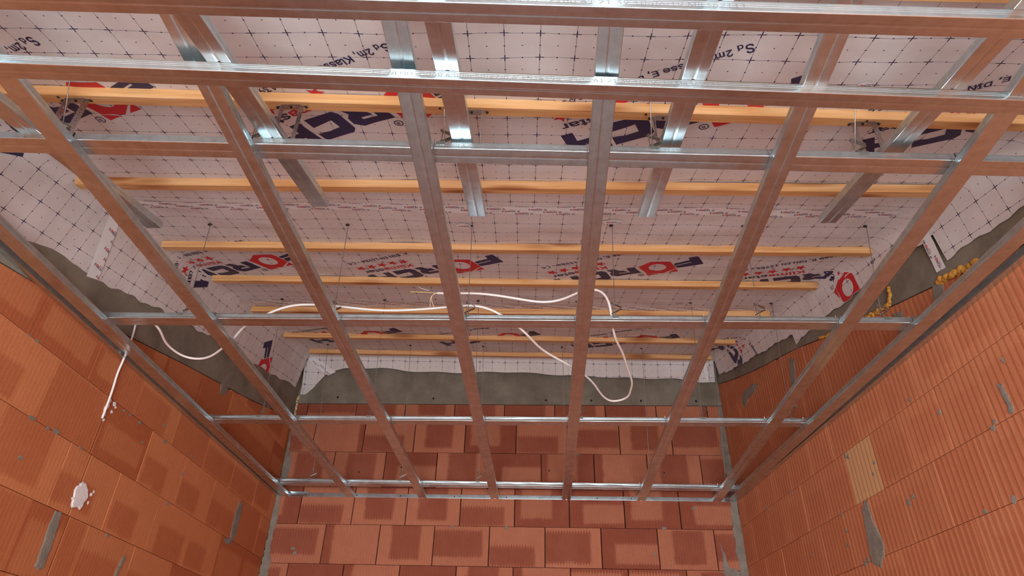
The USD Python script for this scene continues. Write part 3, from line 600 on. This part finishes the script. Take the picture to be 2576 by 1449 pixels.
def profile(name, lab, catg, grp, P0, P1, up_, sec=CDS, flip=1, parent_only=False):
    P0, P1 = np.array(P0, float), np.array(P1, float); L = np.linalg.norm(P1 - P0); e = (P1 - P0) / L
    up_ = np.array(up_, float); up_ -= e * (up_ @ e); up_ /= np.linalg.norm(up_); side = np.cross(e, up_) * flip
    m = extrude(sec, L)
    V = P0 + m.vertices[:, :1] * side + m.vertices[:, 1:2] * up_ + m.vertices[:, 2:3] * e
    fcs = m.faces if flip == 1 else m.faces[:, ::-1]
    t = thing(name, lab, catg, grp)
    obj('channel', trimesh.Trimesh(V, fcs, process=False), galv, t, smooth=32)
    return t, e, up_, side
grpL, grpC, grpS, grpU = 'long ceiling profiles', 'cross profiles above the long ones', 'sloping profiles under the battens', 'wall channels'
L_x = [-1.3914, -.8685, -.3487, .1608, .6883, 1.2160]
Lspec = [(-1.848, .75, -1.873, YB - .002, 'long steel ceiling profile hugging the left wall')]
names = ['first free-running long steel profile out from the left wall, glowing orange', 'second free-running long steel profile from the left, crossing a sloping profile near the top', 'long steel profile left of centre, passing the bare cable ends', 'long steel profile right of centre, in front of the hanging cable loop', 'second free-running long steel profile in from the right wall', 'first free-running long steel profile in from the right wall']
for x, n_ in zip(L_x, names): Lspec.append((x, .72, x, YB - .002, n_))
Lspec.append((1.558 - .082 * (.75 - 1.75), .75, 1.558 - .082 * (YB - .03 - 1.75), YB - .03, 'long steel ceiling profile hugging the right wall'))
for x0, y0, x1, y1, lab in Lspec:
    profile('ceiling_profile', lab, 'metal profile', grpL, (x0, y0, CZ), (x1, y1, CZ), (0, 0, 1))
STAMP = 'CE WEGO-CD60 4.00m 60/27/0.6  EN14195   2100 A1 21 39 10/06/19 MK362111'
def stamp(t, P0, e, upv, side_out, x0, x1, h):
    p = text_poly(STAMP, h); b = p.bounds
    p = affinity.scale(affinity.translate(p, -b[0], 0), (x1 - x0) / (b[2] - b[0]), 1, origin=(0, 0)).buffer(-.00028)
    v, f = flat_mesh(p)
    V = np.array(P0) + e * (v[:, :1] + x0) + upv * (v[:, 1:2]) + side_out * .0007
    obj('stamped_text', (V, f), ink, t)
SL = np.array([0, .25, 1.0]) / math.sqrt(1.0625)
def zU(y): return 1.095 + .25 * y + EYE     # underside of the sloping profiles
# cross profiles: near edge y = a x + b; first two slope with the roof and hang under the sloping profiles
cross = [('sloped', .068, .838, -1.84, 1.72, 'cross profile at the very top edge, nearest the viewer', (-.52, .44)), ('sloped', .083, 1.0925, -1.88, 1.68, 'second cross profile from the top, running below all the long profiles', (-.415, .455)),
         ('flat', .049, 1.388, -1.90, 1.60, 'third cross profile, above the long ones, below the bracket batten', (-.40, .40)), ('flat', .0125, 2.348, -1.895, 1.50, 'cross profile carrying the loose white cable', (-.335, .365)),
         ('flat', -.003, 3.413, -1.895, 1.41, 'cross profile in front of the far concrete beam', (-.32, .36)), ('flat', .010, 4.556, -1.90, 1.345, 'cross profile closest to the far wall', (-.30, .34))]
for kind, a, b, x0, x1, lab, st in cross:
    d = np.array([1, a, 0.0]); d /= np.linalg.norm(d)
    if kind == 'sloped':
        e0 = np.array([x0, a * x0 + b, 0]); e1 = np.array([x1, a * x1 + b, 0])
        for e_ in (e0, e1): e_[2] = zU(e_[1]) - .0285
        upv = np.array([0, -.25, 1.0]); upv /= np.linalg.norm(upv)
    else:
        e0 = np.array([x0, a * x0 + b, CZ + .0275]); e1 = np.array([x1, a * x1 + b, CZ + .0275]); upv = np.array([0, 0, 1.0])
    ex = (e1 - e0) / np.linalg.norm(e1 - e0); back = np.cross(upv, ex)      # points away from the viewer
    t, e, u_, sd = profile('cross_profile', lab, 'metal profile', grpC, e0 + back * .030, e1 + back * .030, upv)
    stamp(t, e0 + u_ * .009, ex, u_, -back, st[0] - x0, st[1] - x0, .0105)
for i, (xa, xb, y1, lab) in enumerate([(-1.494, -1.500, 1.95, 'sloping profile at the left edge, cut off by the picture'), (-.793, -.795, 1.785, 'sloping profile left of centre, crossing a long profile near the top'), (-.222, -.240, 1.87, 'sloping profile whose bare end shows beside the tape, just left of centre'), (.391, .376, 1.885, 'sloping profile right of centre'), (1.043, 1.044, 1.945, 'sloping profile toward the right')]):
    y0 = -2.2; xs = xa + (xa - xb) / .9 * 3.1 * .0
    profile('sloping_profile', lab, 'metal profile', grpS, (xs, y0, zU(y0)), (xb, y1, zU(y1)), (0, -.25, 1))
# wall channels
def channel(lab, P0, P1, flip): return profile('wall_channel', lab, 'metal profile', grpU, P0, P1, (0, 0, 1), UDS, flip)[0]
tb = channel('bright wall channel screwed to the far block wall', (XL + .028, YB - .0012, CZ - .0006), (1.33, YB - .0012, CZ - .0006), -1)
for x in (-1.67, -1.35, -1.03, -.64, -.60, -.265, -.03, .13, .38, .56, .62, .95, 1.08): obj('screw', trimesh.creation.cylinder(.0045 if x not in (-.60, -.03, .56, 1.08, -1.67) else .0028, .004, sections=8, transform=frame_T((x, YB - .003, CZ + .011), (1, 0, 0), (0, 0, 1), (0, -1, 0))), dark_mat, tb)
channel('dark wall channel along the left block wall', (XL + .0012, .6, CZ - .0006), (XL + .0012, YB - .001, CZ - .0006), 1)
channel('dark wall channel along the right block wall', (XR(.6) - .0015, .6, CZ - .0006), (XR(4.77) - .0015, 4.77, CZ - .0006), -1)
tof = thing('channel_offcut', 'short bright channel offcut sleeved into the far channel at the left corner', 'metal profile')
P0 = np.array([-1.835, YB - .009, CZ + .0008]); m = extrude(UDS, .135); V = P0 + m.vertices[:, :1] * np.array([0, -.9, 0]) + m.vertices[:, 1:2] * np.array([0, 0, .92]) + m.vertices[:, 2:3] * np.array([1, 0, 0])
obj('channel', trimesh.Trimesh(V, m.faces, process=False), galv, tof, smooth=32)
for x in (.06, .118): obj('screw_hole', trimesh.creation.cylinder(.004, .003, sections=8, transform=frame_T((-1.835 + x, YB - .0105, CZ + .010), (1, 0, 0), (0, 0, 1), (0, -1, 0))), dark_mat, tof)

# ------------------------------------------------------------------ anchor clips at the crossings
def strip_path(pts, w, th=.0012):
    """flat bar of width w (along x) following a path in the y-z plane"""
    ls = LineString(pts).buffer(th / 2, cap_style='flat', join_style='mitre')
    m = extrude(ls, w); V = m.vertices
    return trimesh.Trimesh(np.c_[V[:, 2] - w / 2, V[:, 0], V[:, 1]], m.faces[:, ::-1], process=False)
clip0 = thing('anchor_clip', 'x', 'clip', 'anchor clips locking the crossing profiles', loc=(0, 0, 0))
obj('saddle', strip_path([(-.036, -.016), (-.034, -.002), (-.0325, .029), (.0325, .029), (.034, -.002), (.036, -.016)], .034), plate_mat, clip0)
for s in (-1, 1):
    hk = tube([(s * .0318, -.033, -.020), (s * .0318, -.0335, .004), (s * .0325, -.034, .022), (s * .0335, -.036, .030)], .0011, 5)
    obj('hook', hk, wire_mat, clip0)
first = True
ordinal = ['third', 'fourth', 'fifth', 'sixth']
for ci, (kind, a, b, x0, x1, lab, st) in enumerate(cross[2:]):
    for li, (xa, ya, xb, yb, ll) in enumerate(Lspec):
        yc = b + .03; xc = xa + (xb - xa) * (yc - ya) / (yb - ya); yc = a * xc + b + .030
        wh = ['left wall', 'first inner', 'second inner', 'third inner', 'fourth inner', 'fifth inner', 'sixth inner', 'right wall'][li]
        l = f'anchor clip where the {ordinal[ci]} cross profile meets the {wh} long profile'
        if first:
            UsdGeom.Xformable(clip0).GetOrderedXformOps()[0].Set(Gf.Vec3d(xc, yc, CZ + .0275)); clip0.SetCustomDataByKey('label', l); first = False
        else: dup(clip0, (xc, yc, CZ + .0275), l)

# ------------------------------------------------------------------ direct hangers on the bracket batten
def perforated(L, w=.024):
    p = Polygon([(0, 0), (L, 0), (L, w), (0, w)])
    for k in range(int(L / .012)):
        x = .008 + k * .012
        p = p.difference(Point(x, w / 2).buffer(.0022, 4)).difference(Point(x + .004, 0).buffer(.0024, 3)).difference(Point(x + .004, w).buffer(.0024, 3))
    return extrude(p, .0009)
hang_x = [(-1.472, 'steel bracket with slotted legs on the near batten, at the left edge'), (-.793, 'steel bracket with slotted legs on the near batten, above the left sloping profile'), (-.222, 'steel bracket half hidden by the sloping profile left of centre'), (.385, 'steel bracket with a perforated leg beside the sloping profile right of centre'), (1.02, 'steel bracket with slotted legs on the near batten, toward the right')]
for x, lab in hang_x:
    y = 1.418 + .06 * x + .026; P = at_roof(x, y, .0335)
    t = thing('direct_hanger', lab, 'bracket', 'slotted brackets on the near batten')
    pl = sbox(-.032, -.013, .032, .013).difference(affinity.scale(Point(0, 0).buffer(1, 8), .011, .0045))
    T = frame_T(P, (1, 0, 0), -np.cross(RN, (1, 0, 0)) * -1, RN)
    m = extrude(pl, .001); m.apply_transform(T); obj('plate', m, plate_mat, t)
    for s in (-1, 1):
        ear = extrude(sbox(-.006, -.006, .006, .006), .001); ear.apply_transform(frame_T(P + np.array([s * .0385, 0, .001]), (1, 0, 0), np.cross(RN, (1, 0, 0)), RN)); obj('ear', ear, plate_mat, t)
        sc = trimesh.creation.icosphere(1, .0052); sc.apply_scale((1, 1, .6)); sc.apply_translation(P + np.array([s * .046, 0, -.002])); obj('screw', sc, dark_mat, t)
        Lg = P[2] - zU(P[1]) + .002
        lg = perforated(Lg); V = lg.vertices
        V = np.c_[V[:, 2] + s * .0315 - .0004, V[:, 1] - .012, -V[:, 0]] + P
        obj('leg', trimesh.Trimesh(V, lg.faces, process=False), plate_mat, t)
    sc = trimesh.creation.cylinder(.004, .003, sections=10); sc.apply_translation(P + np.array([-.003, 0, -.0012])); obj('screw', sc, dark_mat, t)

# ------------------------------------------------------------------ wire hangers
def wire_hanger(xt, yt, xb, yb, lab):
    top = at_roof(xt, yt, .006); bot = np.array([xb, yb, CZ + .0275 + .030])
    t = thing('wire_hanger', lab, 'wire hanger', 'wire hangers between roof and cross profiles')
    mid = bot + np.array([0, 0, .062])
    obj('wire', tube([top + (0, 0, .004), top - (0, 0, .012), top * .5 + mid * .5, mid + (0, 0, .0), bot + (.004, 0, .012)], .0016, 6), wire_mat, t, smooth=True)
    an = trimesh.creation.icosphere(1, .0075); an.apply_scale((1.3, .8, .7)); an.apply_translation(top + (-.004, 0, .002)); obj('anchor_screw', an, dark_mat, t)
    obj('lower_rod', tube([bot + (-.007, .002, .085), bot + (-.007, .002, .0), bot + (-.007, .002, -.010)], .0016, 6), wire_mat, t, smooth=True)
    leafs = []
    for s in (-1, 1):
        lf = extrude(LineString([(-.014, 0), (.022, 0)]).buffer(.0068, 6), .0012)
        lf.apply_transform(trimesh.transformations.rotation_matrix(math.radians(28 * s), (0, 1, 0))); lf.apply_translation(bot + (.004, 0, .050 + s * .017)); leafs.append(lf)
    obj('spring_clip', cat(leafs), clip_mat, t)
    ft = cat([boxm((-.016, -.030, -.003), (.010, .030, -.0018)), boxm((-.016, -.0312, -.016), (.010, -.030, -.0018)), boxm((-.016, .030, -.016), (.010, .0312, -.0018))]); ft.apply_translation(bot); obj('foot', ft, clip_mat, t)
pos = ['far left', 'left', 'left of centre', 'right of centre', 'right', 'far right']
for nm, ty, tops, (a, b) in (('third', 1.33, [-1.447, -.865, -.300, .325, .941], (.049, 1.418)), ('cable-carrying', 2.31, [-1.519, -.879, -.317, .305, .880, 1.400], (.0125, 2.378)), ('beam-side', 3.345, [-1.585, -.953, -.386, .205, .870, 1.336], (-.003, 3.443)), ('last', 4.39, [-1.636, -1.001, -.448, .143, .731, 1.255], (.010, 4.586))):
    for k, x in enumerate(tops):
        xb = x + random.Random(int(x * 1000)).uniform(-.01, .012)
        wire_hanger(x, ty + (.04 * (x + .3) if nm == 'third' else 0), xb, a * xb + b, f'thin wire hanger down to the {nm} cross profile, {pos[k]}')

# ------------------------------------------------------------------ cables
R = .0052
cb = thing('electric_cable', 'loose white electric cable looping over the profiles, with bare wire ends', 'cable')
ptsA = [(-1.700, 2.36, 2.785), (-1.668, 2.419, 2.768), (-1.696, 2.553, 2.767), (-1.695, 2.639, 2.767), (-1.665, 2.701, 2.767), (-1.619, 2.717, 2.767), (-1.557, 2.697, 2.767), (-1.468, 2.623, 2.768), (-1.372, 2.527, 2.770), (-1.301, 2.449, 2.780),
    (-1.180, 2.385, 2.809), (-1.105, 2.378, 2.839), (-.964, 2.378, 2.851), (-.860, 2.378, 2.841), (-.686, 2.378, 2.823), (-.560, 2.378, 2.825), (-.415, 2.378, 2.838), (-.263, 2.378, 2.840), (-.176, 2.385, 2.803),
    (-.102, 2.431, 2.770), (-.010, 2.613, 2.768), (.124, 2.778, 2.768), (.197, 2.877, 2.768), (.246, 2.972, 2.768), (.293, 3.096, 2.768), (.360, 3.172, 2.768), (.411, 3.142, 2.768), (.431, 3.047, 2.768), (.430, 2.970, 2.768), (.399, 2.833, 2.768), (.349, 2.637, 2.768), (.296, 2.455, 2.772),
    (.285, 2.395, 2.803), (.275, 2.380, 2.863), (.244, 2.378, 2.916), (.210, 2.378, 2.927), (.143, 2.378, 2.908), (.075, 2.378, 2.876), (.001, 2.378, 2.864), (-.077, 2.378, 2.874), (-.179, 2.378, 2.894), (-.265, 2.378, 2.906), (-.358, 2.378, 2.909), (-.456, 2.378, 2.910)]
pts = spline(ptsA, 6)
obj('sheath', tube(pts, R, 10), cable_mat, cb, smooth=40)
tail = [(-1.700, 2.36, 2.785), (-1.74, 2.30, 2.83), (-1.80, 2.27, 2.90), (-1.90, 2.29, 2.93), (-1.925, 2.34, 2.93)]
for pp, m in (([(-.453, 2.378, 2.911), (-.469, 2.378, 2.905), (-.479, 2.378, 2.893), (-.482, 2.378, 2.873), (-.483, 2.376, 2.835)], core_brown), ([(-.453, 2.378, 2.911), (-.471, 2.378, 2.905), (-.478, 2.378, 2.890), (-.474, 2.379, 2.865), (-.465, 2.380, 2.838)], core_brown), ([(-.453, 2.378, 2.911), (-.474, 2.378, 2.912), (-.500, 2.378, 2.914), (-.535, 2.378, 2.916), (-.573, 2.378, 2.917)], core_yellow), ([(-.453, 2.378, 2.912), (-.470, 2.378, 2.916), (-.493, 2.378, 2.925)], core_blue), ([(-.493, 2.378, 2.925), (-.517, 2.378, 2.931), (-.540, 2.378, 2.943)], core_grey)):
    obj('wire_core', tube(spline(pp, 4), .0014, 6), m, cb, smooth=True)
wc = thing('wall_cable', 'white cable rising out of the slot in the left wall', 'cable')
obj('sheath', tube(spline([(-1.938, 2.674, 2.45), (-1.932, 2.664, 2.53), (-1.930, 2.656, 2.60), (-1.930, 2.650, 2.66), (-1.926, 2.647, 2.71), (-1.924, 2.647, 2.77), (-1.925, 2.646, 2.84), (-1.927, 2.642, 2.89), (-1.93, 2.62, 2.96)], 5), .0050, 10), cable_mat, wc, smooth=40)

# ------------------------------------------------------------------ expanding foam
def foam(pts, r, lab, m, seed=0):
    t = thing('foam_bead', lab, 'foam', 'expanding foam beads'); rr = np.random.RandomState(seed); bl = []
    p = spline(pts, 4)
    for q in p:
        for _ in range(2):
            s = trimesh.creation.icosphere(2, r * rr.uniform(.6, 1.15)); s.apply_scale((.8, rr.uniform(.9, 1.4), rr.uniform(.8, 1.1))); s.apply_translation(q + rr.uniform(-.5, .5, 3) * r); bl.append(s)
    obj('bead', cat(bl), m, t, smooth=True)
def rw(y, z): return (XR(y) - .004, y, z + EYE)
foam([rw(2.06, 1.492), rw(2.141, 1.513), rw(2.195, 1.530), rw(2.252, 1.545), rw(2.29, 1.555)], .014, 'knobbly orange foam bead under the right concrete beam, nearest the viewer', foam_mat, 1)
foam([rw(2.583, 1.72), rw(2.59, 1.685), rw(2.613, 1.655), rw(2.659, 1.658), rw(2.721, 1.673), rw(2.804, 1.690)], .010, 'forked orange foam bead running up a crack of the right beam', foam_mat, 2)
foam([rw(3.10, 1.783), rw(3.17, 1.800), rw(3.231, 1.822)], .008, 'small orange foam dab on the right wall between two profiles', foam_mat, 3)
foam([(XL + .006, YB - .006, 2.155 + EYE), (XL + .006, YB - .006, 2.08 + EYE), (XL + .006, YB - .006, 1.99 + EYE)], .011, 'pale foam bead in the far left corner below the sheet', foam_pale, 4)
